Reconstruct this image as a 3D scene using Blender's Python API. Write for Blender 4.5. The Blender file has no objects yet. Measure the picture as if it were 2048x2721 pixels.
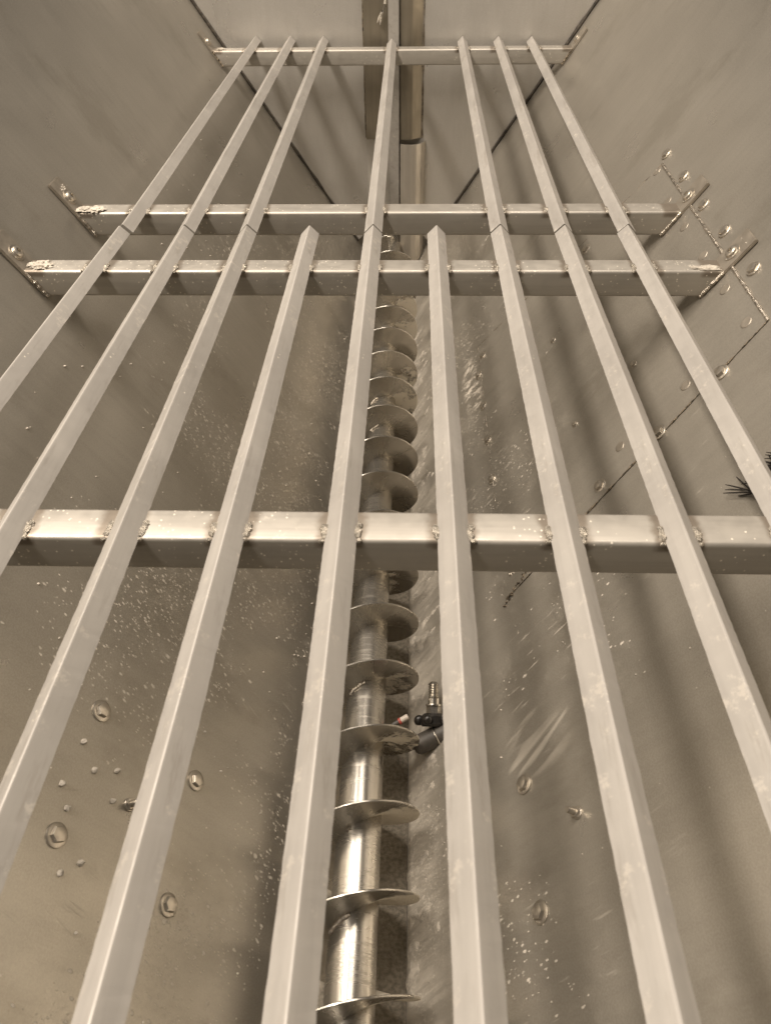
import bpy, bmesh, math, random
from mathutils import Vector, Matrix, noise
random.seed(7)
S = bpy.context.scene
COL = S.collection
R = math.radians

# ------------------------------------------------------------------ camera
def camera():
    pitch, yaw, roll = .7379, .0395, -.017
    f = Vector((0, math.cos(pitch), -math.sin(pitch)))
    u = Vector((0, math.sin(pitch), math.cos(pitch)))
    x = Vector((1, 0, 0))
    Z = Matrix.Rotation(yaw, 3, 'Z')
    f, u, x = Z @ f, Z @ u, Z @ x
    c, s = math.cos(roll), math.sin(roll)
    x, u = c * x + s * u, -s * x + c * u
    cd = bpy.data.cameras.new('camera')
    cd.sensor_fit = 'VERTICAL'
    cd.sensor_height = 36
    cd.lens = 2050 / 2721 * 36
    cd.clip_start, cd.clip_end = .01, 60
    cd.dof.use_dof = True
    cd.dof.focus_distance = 1.35
    cd.dof.aperture_fstop = 12
    o = bpy.data.objects.new('camera', cd)
    M = Matrix((x, u, -f)).transposed().to_4x4()
    M.translation = (.0596, 0, .4826)
    o.matrix_world = M
    COL.objects.link(o)
    S.camera = o
camera()

# ------------------------------------------------------------------ world, lamps, exposure
w = bpy.data.worlds.new('World')
S.world = w
w.use_nodes = True
w.node_tree.nodes['Background'].inputs[0].default_value = (1, .885, .765, 1)
w.node_tree.nodes['Background'].inputs[1].default_value = .05

def area(name, loc, target, size, power, col, size_y=None):
    l = bpy.data.lights.new(name, 'AREA')
    l.energy = power
    l.color = col
    l.size = size
    if size_y:
        l.shape = 'RECTANGLE'
        l.size_y = size_y
    o = bpy.data.objects.new(name, l)
    o.location = loc
    o.rotation_euler = (Vector(target) - Vector(loc)).to_track_quat('-Z', 'Y').to_euler()
    COL.objects.link(o)
    return o
WARM = (1, .885, .765)
key = area('hall_lamp_tube', (-1.40, .8, 2.7), (-.05, .8, -.1), .38, 166, WARM, 2.6)
zz = Vector((-1.35, 0, 2.8)).normalized()          # tube runs along the hopper
key.rotation_euler = Matrix((Vector((0, 1, 0)).cross(zz), Vector((0, 1, 0)), zz)).transposed().to_euler()
area('hall_lamp_ceiling', (.25, 1.9, 3.4), (.05, 1.4, -.2), 1.4, 88, WARM)
vs = S.view_settings
vs.view_transform = 'Standard'
vs.look = 'None'
vs.exposure = 0
vs.gamma = 1
vs.use_curve_mapping = False

# ------------------------------------------------------------------ node helpers
class NT:
    def __init__(s, name):
        s.m = bpy.data.materials.new(name)
        s.m.use_nodes = True
        s.t = s.m.node_tree
        s.b = s.t.nodes['Principled BSDF']
        s._tc = s.t.nodes.new('ShaderNodeTexCoord')
        s.obj = s._tc.outputs['Object']
    def link(s, a, b): s.t.links.new(a, b)
    def put(s, sock, v):
        if hasattr(v, 'is_output'): s.link(v, sock)
        elif isinstance(v, (tuple, list)) and len(v) == 3 and sock.type == 'RGBA': sock.default_value = (*v, 1)
        else: sock.default_value = v
    def math(s, op, a, b=0, c=0, clamp=False):
        n = s.t.nodes.new('ShaderNodeMath'); n.operation = op; n.use_clamp = clamp
        for i, v in enumerate((a, b, c)): s.put(n.inputs[i], v)
        return n.outputs[0]
    def mapping(s, scale=(1, 1, 1), rot=(0, 0, 0), loc=(0, 0, 0), vec=None):
        n = s.t.nodes.new('ShaderNodeMapping')
        s.link(vec or s.obj, n.inputs[0])
        n.inputs[1].default_value = loc; n.inputs[2].default_value = rot; n.inputs[3].default_value = scale
        return n.outputs[0]
    def noise(s, scale, detail=3, rough=.55, vec=None, dist=0):
        n = s.t.nodes.new('ShaderNodeTexNoise')
        s.link(vec or s.obj, n.inputs['Vector'])
        n.inputs['Scale'].default_value = scale; n.inputs['Detail'].default_value = detail
        n.inputs['Roughness'].default_value = rough; n.inputs['Distortion'].default_value = dist
        return n.outputs['Fac']
    def voro(s, scale, vec=None):
        n = s.t.nodes.new('ShaderNodeTexVoronoi')
        s.link(vec or s.obj, n.inputs['Vector'])
        n.inputs['Scale'].default_value = scale
        return n.outputs['Distance'], n.outputs['Color']
    def sep(s, v):
        n = s.t.nodes.new('ShaderNodeSeparateXYZ'); s.link(v, n.inputs[0]); return n.outputs
    def ramp(s, v, lo, hi, a=0., b=1.):
        n = s.t.nodes.new('ShaderNodeMapRange'); n.interpolation_type = 'SMOOTHSTEP'
        s.put(n.inputs[0], v)
        n.inputs[1].default_value = lo; n.inputs[2].default_value = hi
        n.inputs[3].default_value = a; n.inputs[4].default_value = b
        return n.outputs[0]
    def mix(s, f, a, b):
        n = s.t.nodes.new('ShaderNodeMix'); n.data_type = 'RGBA'
        s.put(n.inputs[0], f); s.put(n.inputs[6], a); s.put(n.inputs[7], b)
        return n.outputs[2]
    def bump(s, h, strength=.2, dist=.002, normal=None):
        n = s.t.nodes.new('ShaderNodeBump')
        s.link(h, n.inputs['Height']); n.inputs['Strength'].default_value = strength
        n.inputs['Distance'].default_value = dist
        if normal: s.link(normal, n.inputs['Normal'])
        return n.outputs[0]
    def out(s, col, rough, metal, normal=None):
        s.put(s.b.inputs['Base Color'], col); s.put(s.b.inputs['Roughness'], rough); s.put(s.b.inputs['Metallic'], metal)
        if normal: s.link(normal, s.b.inputs['Normal'])
        return s.m

POW = (.58, .53, .45)       # dried powder
ST1, ST2 = (.335, .308, .262), (.40, .37, .317)

def wall_mat(name, specks, trough, streak_sign, rub=False, tilt=0.5):
    n = NT(name)
    X, Y, Z = n.sep(n.obj)
    big = n.noise(2.3, 4)
    fine = n.noise(90, 3, vec=n.mapping((1, .12, 1)))
    col = n.mix(n.ramp(big, .3, .7), ST1, ST2)
    grain = n.ramp(n.noise(420, 2, .7), .36, .66)
    col = n.mix(n.math('MULTIPLY', n.ramp(fine, .35, .7), .17 if trough else .05), col, (.25, .228, .19))
    col = n.mix(n.math('MULTIPLY', grain, .30), col, (.50, .465, .40))
    stn = n.noise(5.5, 6, .68, vec=n.mapping((1, .55, 1), loc=(9, 3, 0)))
    col = n.mix(n.math('MULTIPLY', n.ramp(stn, .52, .66), .36 if trough else .08), col, (.24, .215, .17))
    # specks of powder: dots of many sizes, only in some cells, thicker low down
    dens = n.math('MULTIPLY', n.ramp(Y, .92, .30, .0, 1.0), n.ramp(n.noise(3.1, 3), .35, .62, .25, 1))
    masks = []
    for sc, th in ((54, .16), (100, .24), (165, .32), (24, .085), (300, .36)):
        wv = n.mapping((1, 1, 0), rot=(0, 0, streak_sign * tilt))
        wv = n.mapping((1, .55, 1), vec=wv)
        d, c = n.voro(sc, wv)
        r = n.sep(c)[0]
        sel = n.math('GREATER_THAN', n.math('MULTIPLY', r, n.math('ADD', n.math('MULTIPLY', dens, .62), .38)), 1 - .46 * specks)
        dd = n.math('ADD', d, n.math('MULTIPLY', n.math('SUBTRACT', n.noise(sc * 4, 3, .65), .5), .34))
        masks.append(n.math('MULTIPLY', sel, n.ramp(dd, th, th * .5)))
    # thin streaks running down the slope
    sv = n.mapping((1, 1, 0), rot=(0, 0, streak_sign * tilt))
    sv = n.mapping((170, 18, 1), vec=sv)
    st = n.noise(1, 2, .5, sv)
    st = n.math('MULTIPLY', n.ramp(st, .63, .71), n.ramp(n.noise(5, 3, vec=n.mapping(loc=(4, 2, 1))), .48, .64))
    masks.append(n.math('MULTIPLY', n.math('MULTIPLY', st, .75), dens))
    pm = masks[0]
    for q in masks[1:]: pm = n.math('MAXIMUM', pm, q)
    hz = n.math('MULTIPLY', n.ramp(n.noise(16, 7, .78), .47, .68), n.ramp(n.noise(2.6, 3, vec=n.mapping(loc=(7, 1, 2))), .35, .65, .15, 1))
    hz2 = n.ramp(n.noise(260, 2, .6), .60, .68)
    pm = n.math('MAXIMUM', pm, n.math('MULTIPLY', dens, n.math('ADD', n.math('MULTIPLY', hz, .16), n.math('MULTIPLY', hz2, n.math('MULTIPLY', hz, .45)))))
    # crust next to the trough, with bright glints painted in as pale specks
    cr = n.math('ADD', Y, n.math('MULTIPLY', n.math('SUBTRACT', n.noise(9, 4, .6), .5), .22))
    cr = n.ramp(cr, .11 * trough + .01, .02) if trough else 0.
    cv = n.mapping((75, 11, 1), vec=n.mapping((1, 1, 0), rot=(0, 0, .15)))
    crn = n.noise(1, 5, .7, cv, .6)
    glint = n.math('MULTIPLY', n.ramp(n.noise(1, 3, .6, n.mapping((330, 190, 1), vec=n.mapping((1, 1, 0), rot=(0, 0, streak_sign * .6)))), .53, .64), n.ramp(n.noise(22, 4, .65), .42, .58))
    crust = n.math('MULTIPLY', cr, n.ramp(crn, .40, .60))
    pm = n.math('MAXIMUM', pm, n.math('ADD', n.math('MULTIPLY', crust, .30), n.math('MULTIPLY', cr, n.math('ADD', .42, n.math('MULTIPLY', glint, .58)))))
    if rub:
        ex = n.math('DIVIDE', n.math('SUBTRACT', X, 1.50), .13)
        ey = n.math('DIVIDE', n.math('SUBTRACT', n.math('ADD', Y, n.math('MULTIPLY', X, .06)), .345), .035)
        er = n.math('ADD', n.math('MULTIPLY', ex, ex), n.math('MULTIPLY', ey, ey))
        sm = n.math('MULTIPLY', n.ramp(er, 1.3, .2), n.ramp(n.noise(1, 5, .75, n.mapping((60, 26, 1))), .47, .58))
        pm = n.math('MAXIMUM', pm, n.math('MULTIPLY', sm, .9))
        dx = n.math('DIVIDE', n.math('SUBTRACT', X, 0.565), .05)
        dy = n.math('DIVIDE', n.math('SUBTRACT', Y, 0.316), .075)
        rr = n.math('ADD', n.math('MULTIPLY', dx, dx), n.math('MULTIPLY', dy, dy))
        wv = n.noise(1, 2, .4, n.mapping((55, 8, 1), vec=n.mapping((1, 1, 0), rot=(0, 0, .35))), .8)
        rb = n.math('MULTIPLY', n.ramp(rr, 1.1, .5), n.ramp(wv, .44, .66))
        pm = n.math('MAXIMUM', pm, n.math('MULTIPLY', rb, .45))
    col = n.mix(pm, col, POW)
    rough = n.math('ADD', n.ramp(n.noise(7, 4, vec=n.mapping(loc=(1, 5, 0))), .3, .7, .27, .39), n.math('MULTIPLY', pm, .4), clamp=True)
    metal = n.math('MULTIPLY', n.math('SUBTRACT', 1, pm), .62)
    nb = n.bump(n.noise(4, 2), .25, .006)
    nb = n.bump(fine, .03, .001, nb)
    nb = n.bump(grain, .05, .0006, nb)
    nb = n.bump(n.math('MULTIPLY', pm, n.noise(220, 3)), .3, .002, nb)
    return n.out(col, rough, metal, nb)

def steel(name, c1, c2, rough=(.38, .5), metal=.7, brush=None, tint=0, dust=0., sheen_noise=60):
    n = NT(name)
    f = n.noise(6, 4)
    col = n.mix(n.ramp(f, .3, .7), c1, c2)
    fine = n.noise(1, 3, .6, n.mapping(brush or (80, 80, 80)))
    col = n.mix(n.math('MULTIPLY', n.ramp(fine, .35, .75), .25), col, tuple(v * .6 for v in c1))
    rg = n.ramp(n.noise(sheen_noise, 3), .3, .7, rough[0], rough[1])
    met = metal
    nb = n.bump(fine, .08, .0012)
    if name.startswith('satin'):
        oi = n.t.nodes.new('ShaderNodeObjectInfo')
        col = n.mix(n.math('MULTIPLY', oi.outputs['Random'], .22), col, (.27, .25, .215))
        sc = n.noise(1, 4, .7, n.mapping((60, 9, 60), rot=(.2, .1, .3)))
        col = n.mix(n.math('MULTIPLY', n.ramp(sc, .55, .70), .42), col, (.24, .215, .18))
        col = n.mix(n.math('MULTIPLY', n.ramp(n.noise(38, 5, .75), .58, .68), .42), col, (.62, .57, .49))
        rg = n.math('SUBTRACT', rg, n.math('MULTIPLY', n.ramp(sc, .40, .30), .12))
    if tint:       # heat colours beside the welds, every 10 cm along the tube
        X, Y, Z = n.sep(n.obj)
        d = n.math('ABSOLUTE', n.math('SUBTRACT', n.math('FRACT', n.math('ADD', n.math('MULTIPLY', X, 10), 100.5)), .5))
        d = n.math('ADD', d, n.math('MULTIPLY', n.math('SUBTRACT', n.noise(70, 3), .5), .12))
        m = n.math('MULTIPLY', n.ramp(d, .26, .17), n.ramp(n.math('ADD', Z, n.math('MULTIPLY', n.noise(40, 2), .006)), -.001, .004))
        if tint == 2:   # no bars sit 10 cm either side of the middle here
            ax_ = n.math('ABSOLUTE', n.math('SUBTRACT', n.math('ABSOLUTE', X), .1))
            m = n.math('MULTIPLY', m, n.ramp(ax_, .045, .055))
        col = n.mix(n.math('MULTIPLY', m, .72), col, (.15, .115, .08))
    if dust:
        d, c = n.voro(200)
        sel = n.math('GREATER_THAN', n.math('MULTIPLY', n.sep(c)[0], n.ramp(n.noise(8, 3), .35, .65)), 1 - dust)
        pm = n.math('MULTIPLY', sel, n.ramp(n.math('ADD', d, n.math('MULTIPLY', n.noise(700, 2), .3)), .42, .24))
        pm2 = n.math('MULTIPLY', n.ramp(n.noise(45, 5, .7), .60, .72), n.ramp(n.noise(5, 2, vec=n.mapping(loc=(3, 3, 3))), .5, .65))
        pm = n.math('MAXIMUM', pm, n.math('MULTIPLY', pm2, .6))
        col = n.mix(pm, col, (.80, .74, .62))
        met = n.math('MULTIPLY', n.math('SUBTRACT', 1, pm), metal)
    return n.out(col, rg, met, nb)

def auger_mat(name, powder):
    n = NT(name)
    X, Y, Z = n.sep(n.obj)
    f = n.noise(1, 3, .6, n.mapping((300, 3, 300) if not powder else (60, 60, 60)))
    col = n.mix(n.math('MULTIPLY', f, .3), (.52, .49, .435), (.41, .38, .33))
    sct = n.ramp(n.noise(1, 4, .7, n.mapping((9, 120, 9))), .50, .70)
    col = n.mix(n.math('MULTIPLY', sct, .30), col, (.26, .235, .195))
    rg = n.math('ADD', n.ramp(n.noise(4, 2), .3, .7, .20, .28), n.math('MULTIPLY', sct, .12))
    met = .9
    nb = n.bump(f, .02, .001)
    if powder:
        pn = n.noise(26, 8, .8)
        wgt = n.math('MULTIPLY', n.ramp(X, -.005, .04, 0, 1), n.ramp(Z, .075, .01, 0, 1))
        big = n.math('MAXIMUM', n.ramp(Y, -.58, -.68), n.math('MULTIPLY', .75, n.ramp(n.noise(3.2, 1, vec=n.mapping(loc=(0, 1.7, 0))), .45, .62)))
        pm = n.ramp(n.math('ADD', pn, n.math('MULTIPLY', n.math('MULTIPLY', wgt, big), .42)), .68, .75)
        pm = n.math('MULTIPLY', pm, n.ramp(wgt, .02, .2))
        col = n.mix(pm, col, (.82, .76, .65))
        rg = n.math('ADD', rg, n.math('MULTIPLY', pm, .6), clamp=True)
        met = n.math('MULTIPLY', n.math('SUBTRACT', 1, pm), .9)
        nb = n.bump(n.math('MULTIPLY', pm, n.noise(300, 3)), .8, .003, nb)
    return n.out(col, rg, met, nb)

def plain(name, c, rough, metal=0, bump=0, var=.25, scale=60):
    n = NT(name)
    f = n.noise(scale, 4)
    col = n.mix(n.ramp(f, .3, .7), tuple(v * (1 - var) for v in c), tuple(min(1, v * (1 + var)) for v in c))
    nb = n.bump(n.noise(scale * 3, 4, .7), bump, .003) if bump else None
    return n.out(col, rough, metal, nb)

M_LEFT = wall_mat('left_sheet_steel', .80, .8, .5)
M_RIGHT = wall_mat('right_sheet_steel', .40, 1.35, .25, rub=True)
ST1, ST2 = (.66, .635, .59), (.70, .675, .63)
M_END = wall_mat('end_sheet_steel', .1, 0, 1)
M_FLOOR = plain('stained_trough_steel', (.30, .268, .215), .65, .3, .5, .3, 160)
M_BAR = steel('satin_angle_steel', (.385, .362, .33), (.455, .43, .392), (.54, .66), .28, (90, 4, 90), dust=.12)
M_CROSS = steel('box_section_steel', (.40, .372, .325), (.46, .43, .378), (.42, .54), .55, (5, 120, 120), tint=1, dust=.62)
M_CROSS_REAR = steel('rear_box_section_steel', (.40, .372, .325), (.46, .43, .378), (.42, .54), .55, (5, 120, 120), tint=2, dust=.5)
M_TAB = steel('tab_steel', (.38, .34, .28), (.48, .43, .36), (.3, .5), .7, dust=.2)
M_BOLT = steel('bolt_steel', (.48, .44, .37), (.62, .57, .5), (.28, .42), .88, dust=.6)
M_WELD = plain('weld_steel', (.50, .45, .38), .28, .85, .5, .5, 160)
M_WELDARK = plain('burnt_weld_steel', (.20, .165, .12), .42, .7, .8, .8, 220)
M_BEAD = plain('dull_weld_steel', (.36, .325, .27), .34, .6, .6, .45, 160)
M_FLIGHT = auger_mat('auger_flight_steel', True)
M_SHAFT = auger_mat('auger_shaft_steel', False)
M_TUBE = steel('tube_steel', (.235, .205, .155), (.30, .265, .205), (.36, .46), .6, (120, 120, 5))
M_POW = plain('dried_powder', (.50, .455, .385), .95, 0, .8, .25, 90)
M_BLACK = plain('black_plastic', (.018, .016, .014), .32)
M_RUBBER = plain('grey_rubber', (.075, .066, .055), .5)
M_BRIGHT = plain('bright_zinc', (.46, .43, .38), .26, .95, 0, .2)
M_RED = plain('red_plastic', (.42, .08, .06), .4)
M_WHITE = plain('white_plastic', (.68, .61, .52), .4)
M_BRIST = plain('black_bristle', (.014, .011, .009), .5)
M_SEAM = plain('dark_sealant', (.055, .045, .033), .6, .2, .5, .5, 80)

# ------------------------------------------------------------------ object helpers
def root(name, label, cat, loc=(0, 0, 0), group=None):
    o = bpy.data.objects.new(name, None)
    o.empty_display_size = .05
    COL.objects.link(o)
    o.location = loc
    o['label'] = label; o['category'] = cat
    if group: o['group'] = group
    return o
def wloc(o):
    v = Vector(o.location); p = o.parent
    while p: v += Vector(p.location); p = p.parent
    return v
def obj(name, bm, mat, parent=None, loc=None, smooth=False, label=None):
    """mesh given in world space round loc (rotation-free); location becomes relative to the parent"""
    me = bpy.data.meshes.new(name)
    bmesh.ops.recalc_face_normals(bm, faces=bm.faces)
    L = Vector(loc if loc is not None else (wloc(parent) if parent else (0, 0, 0)))
    bm.transform(Matrix.Translation(-L))
    bm.to_mesh(me); bm.free()
    if smooth:
        me.polygons.foreach_set('use_smooth', [True] * len(me.polygons))
        try: me.set_sharp_from_angle(angle=R(35))
        except Exception: pass
    me.materials.append(mat)
    o = bpy.data.objects.new(name, me)
    COL.objects.link(o)
    if parent:
        o.parent = parent
        o.location = L - wloc(parent)
    else:
        o.location = L
    if label: o['label'] = label
    return o
def tag(o, label, cat, group=None, kind=None):
    o['label'] = label; o['category'] = cat
    if group: o['group'] = group
    if kind: o['kind'] = kind
    return o
def loft(bm, rings, closed=True, cap=True):
    vs = [[bm.verts.new(p) for p in r] for r in rings]
    n = len(rings[0])
    for a, b in zip(vs, vs[1:]):
        for i in range(n if closed else n - 1):
            j = (i + 1) % n
            bm.faces.new((a[i], a[j], b[j], b[i]))
    if cap:
        bm.faces.new(list(reversed(vs[0]))); bm.faces.new(vs[-1])
    return vs
def frame(axis):
    a = Vector(axis).normalized()
    t = Vector((0, 0, 1)) if abs(a.z) < .9 else Vector((1, 0, 0))
    u = a.cross(t).normalized(); v = a.cross(u).normalized()
    return a, u, v
def lathe(bm, base, axis, prof, seg=24, start=0., ):
    a, u, v = frame(axis); base = Vector(base)
    rings = []
    for r, h in prof:
        rings.append([base + a * h + (u * math.cos(start + 2 * math.pi * i / seg) + v * math.sin(start + 2 * math.pi * i / seg)) * max(r, 1e-5) for i in range(seg)])
    loft(bm, rings)
def tube(bm, pts, rad, seg=8, jit=0.):
    pts = [Vector(p) for p in pts]
    rings = []
    for i, p in enumerate(pts):
        d = pts[min(i + 1, len(pts) - 1)] - pts[max(i - 1, 0)]
        a, u, v = frame(d)
        r = rad[i] if isinstance(rad, (list, tuple)) else rad
        if jit: r *= 1 + random.uniform(-jit, jit)
        rings.append([p + (u * math.cos(2 * math.pi * k / seg) + v * math.sin(2 * math.pi * k / seg)) * r for k in range(seg)])
    loft(bm, rings)
def box(bm, c, sx, sy, sz, M=None, bev=0.):
    r = bmesh.ops.create_cube(bm, size=1)
    vs = r['verts']
    bmesh.ops.scale(bm, vec=(sx, sy, sz), verts=vs)
    if bev:
        es = list({e for v in vs for e in v.link_edges})
        g = bmesh.ops.bevel(bm, geom=es, offset=bev, segments=2, affect='EDGES')
        vs = list({v for f in g['faces'] for v in f.verts} | {v for v in vs if v.is_valid})
    T = Matrix.Translation(Vector(c)) @ (M.to_4x4() if M else Matrix())
    bmesh.ops.transform(bm, matrix=T, verts=vs)
def blob(bm, c, sx, sy, sz, amp=.3, freq=1.6, sub=3, M=None):
    r = bmesh.ops.create_icosphere(bm, subdivisions=sub, radius=1)
    off = Vector((random.random() * 50, random.random() * 50, random.random() * 50))
    for v in r['verts']:
        k = 1 + amp * noise.noise(v.co * freq + off) + amp * .5 * noise.noise(v.co * freq * 2.7 + off)
        q = Vector((v.co.x * sx * k, v.co.y * sy * k, v.co.z * sz * k))
        v.co = (M @ q if M else q) + Vector(c)

# ------------------------------------------------------------------ the hopper: two sloping sides, end sheet, trough floor
A = R(57); TA, SA, CA = math.tan(A), math.sin(A), math.cos(A)
FZ, FX = -.705, .064
YE = 2.586                     # end sheet
def wallp(side, y, v, off=0.):
    """point on a side sheet: y along, v up the slope from the floor edge, off along the inward normal"""
    return Vector((side * (FX + v * CA - off * SA), y, FZ + v * SA + off * CA))
def wallM(side):               # columns: along y, up the slope, inward normal
    return Matrix(((0, side * CA, -side * SA), (1, 0, 0), (0, SA, CA))).to_3x3()
VT = 1.30
hop = root('steel_hopper', 'V-shaped sheet steel hopper with dusty sloping sides and an end sheet round the grate', 'hopper', (0, 1.2, FZ))
def sheet(name, mat, side):
    M = wallM(side).to_4x4(); M.translation = wallp(side, 0, 0)
    bm = bmesh.new()
    y0, y1 = -.75, 3.05
    t = .004
    P = [(y0, -.0), (y1, 0), (y1, VT), (y0, VT)]
    a = [bm.verts.new((p[0], p[1], 0)) for p in P]; b = [bm.verts.new((p[0], p[1], -t)) for p in P]
    bm.faces.new(a); bm.faces.new(list(reversed(b)))
    for i in range(4): bm.faces.new((a[i], b[i], b[(i + 1) % 4], a[(i + 1) % 4]))
    bmesh.ops.recalc_face_normals(bm, faces=bm.faces)
    me = bpy.data.meshes.new(name); bm.to_mesh(me); bm.free(); me.materials.append(mat)
    o = bpy.data.objects.new(name, me); COL.objects.link(o); o.parent = hop
    o.matrix_local = Matrix.Translation(-Vector(hop.location)) @ M
    return o
sheet('side_sheet', M_LEFT, -1); sheet('side_sheet', M_RIGHT, 1)
bm = bmesh.new(); box(bm, (0, 1.15, FZ - .0025), FX * 2 - .001, 3.8, .005)
obj('trough_floor', bm, M_FLOOR, hop)
def endsheet():
    zb, zt = -.611, FZ + VT * SA
    xs = lambda z: FX + (z - FZ) / TA - .004
    yy = lambda x: YE - .041 * x
    P = [(-xs(zb), zb), (-.098, -.588), (-.06, -.575), (.06, -.575), (.10, -.588), (xs(zb), zb), (xs(zt), zt), (-xs(zt), zt)]
    bm = bmesh.new()
    a = [bm.verts.new((x, yy(x), z)) for x, z in P]; b = [bm.verts.new((x, yy(x) + .004, z)) for x, z in P]
    bm.faces.new(a); bm.faces.new(list(reversed(b)))
    n = len(P)
    for i in range(n): bm.faces.new((a[i], b[i], b[(i + 1) % n], a[(i + 1) % n]))
    # local axes of the wall material: z plays no part in the speck pattern here
    me = bpy.data.meshes.new('end_sheet')
    bmesh.ops.recalc_face_normals(bm, faces=bm.faces)
    M = Matrix(((1, 0, 0), (0, 0, -1), (0, 1, 0))).to_4x4(); M.translation = (0, YE, -1.1)
    bm.transform(M.inverted()); bm.to_mesh(me); bm.free(); me.materials.append(M_END)
    o = bpy.data.objects.new('end_sheet', me); COL.objects.link(o); o.parent = hop
    o.matrix_local = Matrix.Translation(-Vector(hop.location)) @ M
    for side in (-1, 1):       # dark open seam between end sheet and side sheet
        bm = bmesh.new(); pts = []; rad = []
        N = 60
        for i in range(N + 1):
            z = zb + (zt - zb) * i / N
            x = side * (xs(z) - .001)
            pts.append((x, yy(x) - .002, z)); rad.append(.0042 + .0026 * noise.noise(Vector((z * 23, side, 0))) + .0030 * max(0, z + .2))
        tube(bm, pts, rad, 6)
        obj('corner_seam', bm, M_SEAM, hop, smooth=True)
endsheet()
# dark back of the tunnel the screw runs into
bm = bmesh.new(); box(bm, (0, 3.06, -.45), 1.0, .01, .6); obj('tunnel_back', bm, M_FLOOR, hop)

def bolt(side, y, v, r=.0125, head=.0085, hh=.0075, kind='dome', spin=None, parent=None):
    M = wallM(side); n = M.col[2]
    base = wallp(side, y, v, .0)
    spin = random.random() * 6 if spin is None else spin
    bm = bmesh.new()
    if kind == 'stud':
        lathe(bm, base, n, [(head, -.001), (head, hh * .8), (head * .9, hh)], 6, spin)
        lathe(bm, base + n * hh, n, [(head * .55, -.002), (head * .55, .009), (head * .45, .0105)], 16)
    else:
        lathe(bm, base, n, [(head, -.001), (head, hh * .72), (head * .9, hh * .9), (head * .55, hh)], 6, spin)
    b = obj('bolt', bm, M_BOLT, parent or hop, base, True)
    bm = bmesh.new()
    lathe(bm, base, n, [(r, -.001), (r, .0018), (r * .93, .0024), (head * .8, .0026)], 28)
    obj('washer', bm, M_BOLT, b, base, True)
    return b
for y, v in ((1.505, 0.851), (1.386, 0.852), (1.259, 0.851), (1.15, 0.853), (1.02, 0.854)): bolt(1, y, v, .0108, .0078, .0065)
for y, v in ((1.563, 0.304), (1.508, 0.282), (1.382, 0.286), (1.259, 0.288), (1.136, 0.287)): bolt(1, y, v, .0105, .0075)
for y, v in ((0.889, 0.519), (0.888, 0.638), (0.894, 0.751), (1.503, 0.637)): bolt(1, y, v, .0115, .008)
for y, v in ((1.338, 0.504), (1.064, 0.641), (1.062, 0.504)): bolt(1, y, v, .0065, .005, .006)
for y, v in ((0.516, 0.28), (0.355, 0.283)): bolt(1, y, v, .0135, .0095, .008)
bolt(1, 0.442, 0.366, .008, .0075, .006, 'stud')
for y, v in ((0.522, 0.454), (0.51, 0.284), (0.367, 0.456), (0.353, 0.283)): bolt(-1, y, v, .0135, .0095, .008)
bolt(-1, 0.436, 0.376, .008, .0075, .006, 'stud')

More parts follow.
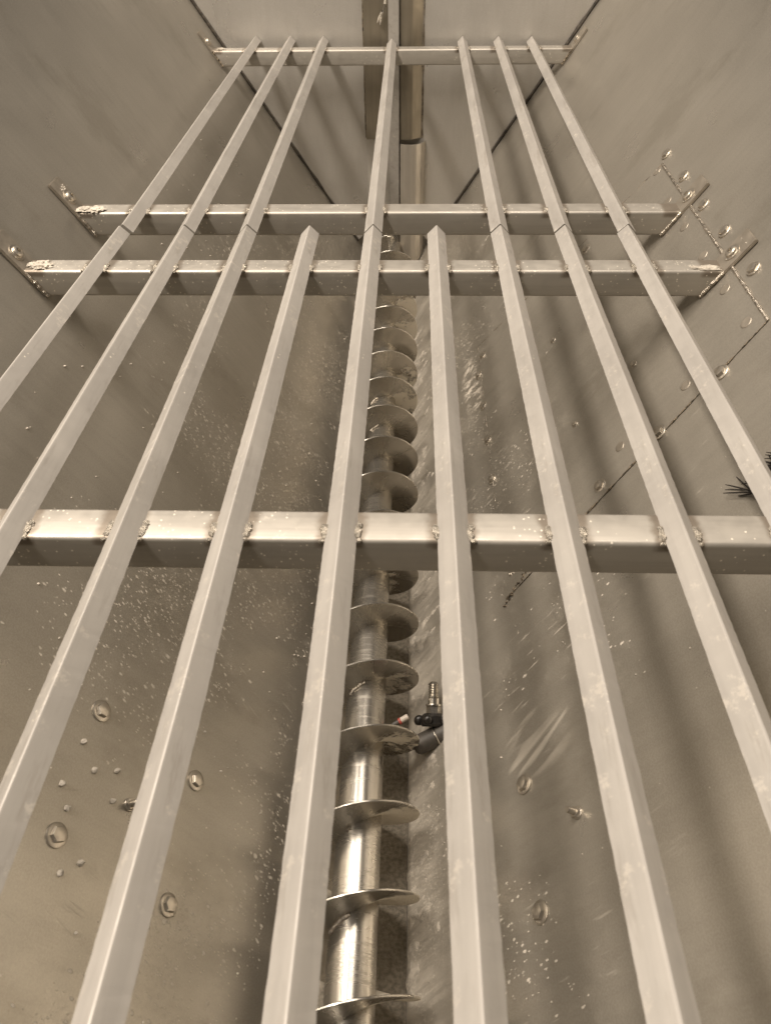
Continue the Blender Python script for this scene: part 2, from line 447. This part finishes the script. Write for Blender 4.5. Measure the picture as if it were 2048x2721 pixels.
def patch():
    P = [(1.487, 0.836), (0.908, 0.833), (0.833, 0.287), (1.621, 0.291)]
    bm = bmesh.new()
    M = wallM(1).to_4x4(); M.translation = wallp(1, 0, 0)
    a = [bm.verts.new((p[0], p[1], .0016)) for p in P]; b = [bm.verts.new((p[0], p[1], .0002)) for p in P]
    bm.faces.new(a)
    for i in range(4): bm.faces.new((a[i], b[i], b[(i + 1) % 4], a[(i + 1) % 4]))
    me = bpy.data.meshes.new('patch_plate'); bmesh.ops.recalc_face_normals(bm, faces=bm.faces)
    bm.to_mesh(me); bm.free(); me.materials.append(M_RIGHT)
    o = bpy.data.objects.new('patch_plate', me); COL.objects.link(o); o.parent = hop
    o.matrix_local = Matrix.Translation(-Vector(hop.location)) @ M
    Mi = M.inverted()
    def sub(name, bm, mat):
        bm.transform(Mi); me = bpy.data.meshes.new(name); bmesh.ops.recalc_face_normals(bm, faces=bm.faces)
        bm.to_mesh(me); bm.free(); me.materials.append(mat)
        me.polygons.foreach_set('use_smooth', [True] * len(me.polygons))
        q = bpy.data.objects.new(name, me); COL.objects.link(q); q.parent = o
    def seam(p, q, r, mat, t0=0, t1=1, name='weld_seam', dash=False):
        N = 90
        bm = bmesh.new(); pts = []; rad = []
        for i in range(N + 1):
            t = t0 + (t1 - t0) * i / N
            y, v = p[0] + (q[0] - p[0]) * t, p[1] + (q[1] - p[1]) * t
            pts.append(wallp(1, y, v, .0012))
            k = noise.noise(Vector((t * 37, r * 900, 3)))
            rad.append(r * (1 + .45 * k) if not dash else r * max(.12, .6 + 1.5 * k))
        tube(bm, pts, rad, 6); sub(name, bm, mat)
    seam(P[0], P[1], .0027, M_WELD)
    seam(P[1], P[2], .0014, M_WELDARK, 0, 1, dash=True)
    seam(P[3], P[0], .0011, M_WELDARK, .0, 1, dash=True)
    seam(P[2], P[3], .0012, M_WELD, .3, 1, dash=True)
    bm = bmesh.new()
    for k in range(13):
        t_ = k / 12
        blob(bm, wallp(1, .824 + .030 * t_ + random.uniform(-.003, .003), .284 + .062 * t_ + random.uniform(-.003, .003), .001), random.uniform(.0015, .0042), random.uniform(.0015, .004), .002, .6, 2, 2)
    sub('weld_seam', bm, M_WELDARK)
    bm = bmesh.new()
    for k in range(7):
        blob(bm, wallp(1, .872 + .010 * random.random(), .305 + .05 * random.random(), .001), random.uniform(.002, .006), random.uniform(.0015, .003), .0018, .6, 2, 2)
    sub('weld_seam', bm, M_WELD)
    for y, v in ((1.484, 0.822), (1.366, 0.81), (1.254, 0.81), (1.144, 0.81), (1.032, 0.81), (0.937, 0.81), (0.927, 0.701), (0.927, 0.572)):
        bm = bmesh.new(); lathe(bm, wallp(1, y, v, .0014), wallM(1).col[2], [(.0085, 0), (.0085, .0006), (.007, .0008)], 20)
        sub('heat_mark', bm, M_TAB)
patch()

# ------------------------------------------------------------------ upright tube on the end sheet
tub = root('upright_tube', 'upright steel half tube with a split lower sleeve on the end sheet', 'tube', (.005, YE, -.6))
def arc_wall(bm, cx, cy, r, z0, z1, a0, a1, t=.003, n=28, zfun=None, wob=0.):
    outer, inner = [], []
    for zi in (0, 1):
        ro, ri = [], []
        for i in range(n + 1):
            a = a0 + (a1 - a0) * i / n
            z = (z0 if zi == 0 else z1)
            if zi == 0 and zfun: z += zfun(i / n)
            ro.append(Vector((cx + r * math.sin(a), cy - r * math.cos(a), z)))
            ri.append(Vector((cx + (r - t) * math.sin(a), cy - (r - t) * math.cos(a), z)))
        outer.append(ro); inner.append(ri)
    rings = [outer[0] + inner[0][::-1], outer[1] + inner[1][::-1]]
    loft(bm, rings)
def folded(name, pts, z0, z1, mat, t=.003, zf=None, nz=1):
    """sheet folded along upright lines; pts are (x, distance in front of the end sheet)"""
    P = []
    for a, b in zip(pts, pts[1:]):
        for k in range(4): P.append((a[0] + (b[0] - a[0]) * k / 4, a[1] + (b[1] - a[1]) * k / 4))
    P.append(pts[-1])
    bm = bmesh.new(); rings = []
    for z in (z0, z1):
        fr = [Vector((x, YE - .041 * x - d, z + (zf(i / (len(P) - 1)) if zf and z == z0 else 0))) for i, (x, d) in enumerate(P)]
        bk = [Vector((q.x, q.y + t, q.z)) for q in fr]
        rings.append(fr + bk[::-1])
    loft(bm, rings)
    return obj(name, bm, mat, tub, smooth=True)
folded('tube_shell', [(-.083, -.002), (-.0805, .025), (-.055, .021), (-.03, .015), (-.01, .013), (.022, .026), (.045, .027), (.061, .023), (.0925, -.002)], -.277, .45, M_TUBE)
folded('lower_panel', [(-.083, .000), (-.06, .012), (-.02, .018), (.022, .018)], -.575, -.281, M_END)
M_SLV = steel('sleeve_steel', (.50, .46, .40), (.56, .52, .455), (.3, .4), .6, (120, 120, 5))
folded('sleeve', [(.0245, .040), (.040, .046), (.058, .047), (.075, .042), (.090, .030), (.099, .014), (.1035, -.002)], -.680, -.286, M_SLV, zf=lambda t: .11 * max(0, t - .35) ** 1.4)
bm = bmesh.new(); box(bm, (.0055, YE - .0325, -.02), .031, .008, .98, bev=.0015); obj('joint_strip', bm, M_BAR, tub)
bm = bmesh.new(); pts = []; rad = []
for i in range(80):
    z = -.445 + .85 * i / 79
    pts.append((.0222, YE - .030, z)); rad.append(.0022 + .0016 * noise.noise(Vector((z * 30, 0, 5))))
tube(bm, pts, rad, 6); obj('joint_gap', bm, M_SEAM, tub, smooth=True)
for x in (-.0835, .0925):
    bm = bmesh.new(); pts = []; rad = []
    for i in range(70):
        z = -.277 + .71 * i / 69
        pts.append((x, YE - .004, z)); rad.append(.0021 + .0018 * noise.noise(Vector((z * 40, x * 30, 1))))
    tube(bm, pts, rad, 6); obj('weld_seam', bm, M_WELDARK, tub, smooth=True)
bm = bmesh.new()
tube(bm, [(-.015, YE - .029, .16), (-.016, YE - .030, .10), (-.018, YE - .030, .082), (-.026, YE - .029, .062), (-.036, YE - .027, .046), (-.041, YE - .026, .036)], [.0022, .003, .004, .0045, .004, .001], 8, .2)
tube(bm, [(-.028, YE - .029, .058), (-.031, YE - .028, .044), (-.033, YE - .028, .03)], [.002, .003, .0008], 8, .2)
obj('powder_run', bm, M_POW, tub, smooth=True)
bm = bmesh.new()       # ribbed nipple at the foot
lathe(bm, (-.012, YE - .062, -.70), (0, 0, 1), [(.017, 0), (.017, .135), (.013, .137), (.013, .147)], 24)
for i in range(9):
    a = i / 9 * 2 * math.pi
    box(bm, (-.012 + .0175 * math.cos(a), YE - .062 + .0175 * math.sin(a), -.635), .005, .005, .12, Matrix.Rotation(a, 3, 'Z'))
obj('ribbed_nipple', bm, M_SHAFT, tub, smooth=True)

# ------------------------------------------------------------------ screw conveyor in the trough
AX, AZ, AR, SR, P0, PITCH = -.0072, -.612, .089, .0325, .274, .1196
scr = root('screw_conveyor', 'polished steel screw conveyor lying in the bottom of the hopper', 'auger', (AX, 1.3, AZ))
bm = bmesh.new(); lathe(bm, (AX, -.5, AZ), (0, 1, 0), [(SR, 0), (SR, 3.5)], 64); obj('shaft', bm, M_SHAFT, scr, smooth=True)
def hel(phi, r, dy=0.):
    return Vector((AX + r * math.sin(phi), P0 + PITCH * phi / (2 * math.pi) + dy, AZ + r * math.cos(phi)))
bm = bmesh.new(); rings = []
t = .0017
for i in range(72 * 22):
    ph = (i / 72 - 4) * 2 * math.pi
    ro = AR - .0008 + .0007 * noise.noise(Vector((ph * 1.7, 0, 0)))
    rings.append([hel(ph, SR - .002, -t), hel(ph, ro - .0006, -t), hel(ph, ro, -t * .5), hel(ph, ro, t * .5), hel(ph, ro - .0006, t), hel(ph, SR - .002, t)])
loft(bm, rings); obj('flight', bm, M_FLIGHT, scr, smooth=True)
for k, a0, a1 in ((1, -1.05, -.12), (4, -.85, -.05), (2, -.5, -.3), (3, .1, .25), (7, -.6, -.2), (10, -.7, -.1), (11, -.9, -.3)):
    bm = bmesh.new()
    tube(bm, [hel(2 * math.pi * k + a0 + (a1 - a0) * i / 16, SR + .0012, -.0028) for i in range(17)], .0024, 7, .4)
    obj('weld_bead', bm, M_WELD, scr, smooth=True)

# ------------------------------------------------------------------ the grates
YJ, TL = 1.2019, .0259
def zfront(y): return (YJ - y) * TL
def zrear(y): return 0.
def xend(z, side): return FX + (z - FZ) / TA - .0058
def crossbar(rt, y0, ztop, h=.04, wd=.04):
    r = .0042; ring = []
    for cy, cz, a0 in ((y0 + wd - r, ztop - r, 0), (y0 + r, ztop - r, 90), (y0 + r, ztop - h + r, 180), (y0 + wd - r, ztop - h + r, 270)):
        for k in range(5):
            a = R(a0 + 90 * k / 4); ring.append((cy + r * math.cos(a), cz + r * math.sin(a)))
    bm = bmesh.new()
    loft(bm, [[Vector((s * xend(z, s), y, z)) for y, z in ring] for s in (-1, 1)])
    o = obj('crossbar', bm, M_CROSS_REAR if y0 > 1.2 else M_CROSS, rt, (0, y0, ztop - .008), True)
    for s in (-1, 1):
        # flat tab on the sloping sheet that carries the crossbar
        v0, v1 = (ztop - h - FZ) / SA - .004, (ztop + .044 - FZ) / SA
        M = wallM(s)
        bm = bmesh.new(); box(bm, wallp(s, y0 + .020, (v0 + v1) / 2, .0031), .042, v1 - v0, .0055, M, .0012)
        c = wallp(s, y0 + .020, (v0 + v1) / 2, .003)
        tb = obj('mounting_tab', bm, M_TAB, rt, c)
        bm = bmesh.new(); b = wallp(s, y0 + .021, v1 - .034, .0055); n = M.col[2]
        lathe(bm, b, n, [(.0125, -.001), (.0125, .0015), (.009, .0018), (.0088, .0022), (.0085, .005), (.006, .0066), (.0035, .0066), (.003, .0035)], 24)
        obj('bolt', bm, M_BOLT, tb, b, True)
        bm = bmesh.new(); pts = []; rad = []
        for i in range(26):
            z = ztop - .001 - (h - .002) * i / 25
            pts.append((s * (xend(z, s) - .0015), y0 - .001, z)); rad.append(.0024 * (1 + .7 * noise.noise(Vector((z * 260, y0 * 9, s)))))
        tube(bm, pts, rad, 7); obj('weld_bead', bm, M_WELDARK if y0 > 2 else M_WELD, tb, smooth=True)
    return o
def anglebar(rt, ya, yb, xa, xb, zf, crossings, weld_zt):
    w, th = .0142, .0040
    prof = [(-w, -w), (-.0016, -.0016), (-.0006, -.0008), (.0006, -.0008), (.0016, -.0016), (w, -w), (w - th, -w), (0, -th), (-w + th, -w)]
    rings = []
    N = 260
    for i in range(N + 1):
        y = ya + (yb - ya) * i / N; x = xa + (xb - xa) * i / N
        j = .0003 * noise.noise(Vector((x * 9, y * 5, 2)))
        rings.append([Vector((x + px + j + (.00045 * noise.noise(Vector((y * 140, x * 77, px * 900))) if abs(px) > .009 else 0), y, zf(y) + pz)) for px, pz in prof])
    bm = bmesh.new(); loft(bm, rings)
    b = obj('angle_bar', bm, M_BAR, rt, (xa, ya, zf(ya)))
    for yc in crossings:
        x = xa + (xb - xa) * (yc - ya) / (yb - ya)
        for s in (-1, 1):
            bm = bmesh.new(); zt = zf(yc) - .0142
            for q in range(3):
                blob(bm, (x + s * (.0150 + random.uniform(-.0012, .0012)), yc + .003 + q * random.uniform(.004, .006), zt + .0002), .0034, .0046, random.uniform(.0014, .0026), .5, 1.8, 2)
            if random.random() < .75: blob(bm, (x + s * (.0150 + random.uniform(-.001, .003)), yc - .0045 + random.uniform(-.001, .002), zt - .0008), .0028, .0024, .0024, .3, 1.5, 2)
            obj('weld_bead', bm, M_BEAD, b, (x + s * .0155, yc, zt), True)
    return b
rear = root('bar_grate', 'rear bar grate of seven angle bars reaching the end sheet', 'grate', (0, 1.9, -.054), 'bar grates over the hopper')
for y0 in (2.475, 1.290): crossbar(rear, y0, -.0142)
adj = {1: .003, 6: .003, 7: .006, 0: .001}
for k in (0, 1, 2, 4, 6, 7, 8):
    x = (k - 4) * .1
    anglebar(rear, YJ + .0055, YE - .006 - .047 * x - (.033 if k == 4 else 0), x, x + adj.get(k, 0), zrear, (2.478, 1.293), 0)
front = root('bar_grate', 'near bar grate of nine angle bars running out under the camera', 'grate', (0, .6, -.054), 'bar grates over the hopper')
for y0 in (1.061, .488): crossbar(front, y0, zfront(y0 + .02) - .0142)
adjn = {2: .010}
for k in range(9):
    x = (k - 4) * .1
    dx = {0: -.0034, 8: -.0025}.get(k, 0)
    anglebar(front, -.16, YJ, x + adjn.get(k, 0) + dx, x + dx, zfront, (1.065, .492), 0)

# ------------------------------------------------------------------ loose powder
def clump(label, c, sx, sy, sz, M=None, n=3):
    bm = bmesh.new()
    for i in range(n):
        o = Vector((random.uniform(-.6, .6) * sx, random.uniform(-.4, .4) * sy, 0))
        if M: o = M @ o
        k = random.uniform(.6, 1)
        blob(bm, Vector(c) + o, sx * k * .8, sy * k * .85, sz * k * .6, .7, 2.4, 4, M)
    o = obj('powder_clump', bm, M_POW, None, c, True)
    tag(o, label, 'powder clump', 'clumps of pale powder')
zc3 = zfront(1.08) - .0142
clump('pale powder heap on the left end of the near grate\'s far crossbar', (-.488, 1.075, zc3 + .001), .020, .013, .006)
clump('pale powder heap on the left end of the rear grate\'s near crossbar', (-.482, 1.305, -.013), .020, .013, .006)
clump('small powder heap on the left end of the farthest crossbar', (-.485, 2.492, -.013), .016, .012, .006)
clump('powder cap on top of the left tab of the rear grate\'s near crossbar', wallp(-1, 1.309, .858, .004), .017, .008, .005, wallM(-1))
clump('powder crust along the top edge of the right tab nearest the camera', wallp(1, 1.082, .866, .004), .019, .004, .004, wallM(1))
clump('thin powder crust on the right end of the near grate\'s far crossbar', (.478, 1.072, zc3 + .0005), .022, .008, .003)
# loose crumbs and crust, not countable
bm = bmesh.new()
for y, v in ((0.451, 0.437), (0.43, 0.4), (0.352, 0.417), (0.398, 0.455), (0.419, 0.471), (0.465, 0.407), (0.475, 0.463), (0.334, 0.437)):
    blob(bm, wallp(-1, y, v, .001), .0045, .0035, .003, .4, 1.6, 2)
for i in range(420):
    side = random.choice((-1, -1, 1)); y = random.uniform(.15, 2.0) ** 1.0; v = random.random() ** 1.3 * .7
    r = random.choice((.0008, .001, .0012, .0018))
    if side == 1: r *= .8
    blob(bm, wallp(side, y, v + .02, r * .3), r * random.uniform(.8, 1.8), r, r * .7, .4, 1.5, 1)
tag(obj('powder_crumbs', bm, M_POW, None, (0, 1, -.4)), 'pale powder crumbs stuck on the sloping hopper sides', 'powder crumbs', kind='stuff')
def crust(side, y0, y1, vmax, seed, amp, thr):
    st = .0035
    ny, nv = int((y1 - y0) / st), int(vmax / st)
    bm = bmesh.new(); G = {}
    for i in range(ny + 1):
        for j in range(nv + 1):
            y, v = y0 + st * i, .001 + st * j
            q = Vector((y * 14 - v * 18 * side * 0, v * 14 + y * 9, seed))
            q = Vector(((y - .15 * v) * 48, v * 10, seed))
            h = noise.fractal(q, 1.0, 2.1, 5) * .5 + .35 * noise.noise(Vector((y * 7, v * 6, seed + 9)))
            h += .25 * noise.noise(Vector((y * 160, v * 160, seed)))
            edge = 1 - (v / vmax) ** 1.2
            h = (h - thr + .75 * edge - .62 + .45 * noise.noise(Vector((y * 60, v * 60, seed + 4)))) * amp
            G[i, j] = (wallp(side, y, v, max(h, -.002)), h)
    vs = {}
    def V(k):
        if k not in vs: vs[k] = bm.verts.new(G[k][0])
        return vs[k]
    for i in range(ny):
        for j in range(nv):
            ks = ((i, j), (i + 1, j), (i + 1, j + 1), (i, j + 1))
            if max(G[k][1] for k in ks) > 0: bm.faces.new([V(k) for k in ks])
    return bm
bm = crust(1, .10, 2.1, .13, 3.3, .006, .12)
tag(obj('powder_crust', bm, M_POW, None, (.1, 1, -.6), True), 'lumpy pale powder crust along the right side of the screw', 'powder crust', kind='stuff')
bm = crust(-1, .10, 2.1, .10, 8.1, .005, .22)
tag(obj('powder_crust', bm, M_POW, None, (-.1, 1, -.6), True), 'patchy pale powder crust along the left side of the screw', 'powder crust', kind='stuff')

# ------------------------------------------------------------------ small fitting lying beside the screw
val = root('valve_fitting', 'small fitting with black wing knob and threaded metal stem lying beside the screw', 'valve', (.113, .70, -.63))
K = Vector((0.1046, 0.7067, -0.6171)); ax = (Vector((0.1046, 0.7604, -0.5846)) - K).normalized()
bm = bmesh.new()
lathe(bm, K - ax * .010, ax, [(.019, -.002), (.022, .002), (.022, .014), (.015, .019)], 24)
_, u, v = frame(ax)
for i in range(5):
    a = i / 5 * 2 * math.pi + .5; d = u * math.cos(a) + v * math.sin(a)
    blob(bm, K + d * .0240 - ax * .002, .0085, .0085, .0100, .1, 1.2, 2)
obj('knob', bm, M_BLACK, val, K, True)
bm = bmesh.new(); lathe(bm, K + ax * .009, ax, [(.0122, 0), (.0122, .011), (.0108, .012)], 6); nut = obj('hex_nut', bm, M_BRIGHT, val, K, True)
bm = bmesh.new(); pr = [(.0128, .0205), (.0132, .022), (.0128, .0235), (.0092, .024), (.0092, .033)]
for i in range(6): pr += [(.0070, .0335 + i * .0040), (.0090, .0350 + i * .0040), (.0090, .0358 + i * .0040), (.0070, .0372 + i * .0040)]
pr += [(.006, .0585), (.004, .060)]
lathe(bm, K, ax, pr, 24); obj('threaded_stem', bm, M_BRIGHT, val, K, True)
a, b = Vector((0.0742, 0.6732, -0.6455)), Vector((0.1614, 0.6976, -0.6069)); pd = (b - a)
bm = bmesh.new(); lathe(bm, a, pd, [(.0120, 0), (.0160, .005), (.0165, .05), (.0165, pd.length)], 28); pp = obj('pipe', bm, M_RUBBER, val, a, True)
bm = bmesh.new(); lathe(bm, a + pd * .40, pd, [(.0166, 0), (.0176, .001), (.0176, .0022), (.0166, .0032)], 28); obj('ring', bm, M_BRIGHT, pp, a, True)
bm = bmesh.new(); tube(bm, [a + pd * .03, a + Vector((-.012, .010, .004)), a + Vector((-.026, .026, .002)), a + Vector((-.044, .034, -.012))], [.0085, .007, .0065, .006], 12)
obj('hose_tail', bm, M_RUBBER, val, a, True)
plg = root('plug', 'tiny white plug with a red ring beside the screw shaft', 'plug', (.055, .700, -.612))
p0, p1 = Vector((0.0473, 0.7067, -0.6272)), Vector((0.0636, 0.7143, -0.6211)); d = p1 - p0
bm = bmesh.new(); lathe(bm, p0 + d * .25, d, [(.0044, 0), (.0048, .001), (.0048, .0125), (.0036, .0135)], 16); obj('cap', bm, M_WHITE, plg, p0, True)
bm = bmesh.new(); lathe(bm, p0 + d * .02, d, [(.0054, 0), (.0056, .001), (.0056, .0035), (.005, .0042)], 16); obj('ring', bm, M_RED, plg, p0, True)
bm = bmesh.new(); tube(bm, [p0 + d * .02, p0 - d * .5, p0 - d * 1.2 + Vector((0, -.004, -.004))], [.004, .0042, .004], 10); obj('stem', bm, M_RUBBER, plg, p0, True)

# ------------------------------------------------------------------ black brush lying on the right side
br = root('hand_brush', 'black bristle brush lying on the right side sheet under the outermost bar', 'brush', tuple(wallp(1, .71, .76, .0)))
M = wallM(1)
bm = bmesh.new(); c = wallp(1, .652, .815, .012); box(bm, c, .020, .15, .018, M @ Matrix.Rotation(R(4), 3, 'Z'), .005); obj('handle', bm, M_BLACK, br, c, True)
def bristles(y, v, n, ln, sp, an0):
    bm = bmesh.new()
    for i in range(n):
        vv, off = v + random.uniform(-sp, sp), .003 + random.random() * .012
        l = random.uniform(.7, 1.1) * ln; an = an0 + random.gauss(0, .2)
        b1, b2 = random.uniform(-.010, .010), random.uniform(-.5, 1)
        pts = []
        for k in range(7):
            q = k / 6
            pts.append(wallp(1, y + math.cos(an) * l * q, vv - math.sin(an) * l * q + b1 * q * q, max(.0014, off * (1 - .7 * q) + .002 + b2 * .004 * q * q)))
        tube(bm, pts, [.0013, .0012, .0012, .0011, .001, .0009, .0005], 5)
    obj('bristle_tuft', bm, M_BRIST, br, smooth=True)
for g in range(6): bristles(.662, .772 + .013 * g, 12, .058, .007, .42)
for g in range(3): bristles(.660, .733 + .013 * g, 4, .062, .008, .50)
# one stray straight bristle
bm = bmesh.new(); tube(bm, [wallp(1, .668, .733, .003), wallp(1, .679, .718, .0025), wallp(1, .691, .702, .0015)], [.0012, .0011, .0008], 5); obj('bristle_tuft', bm, M_BRIST, br, smooth=True)
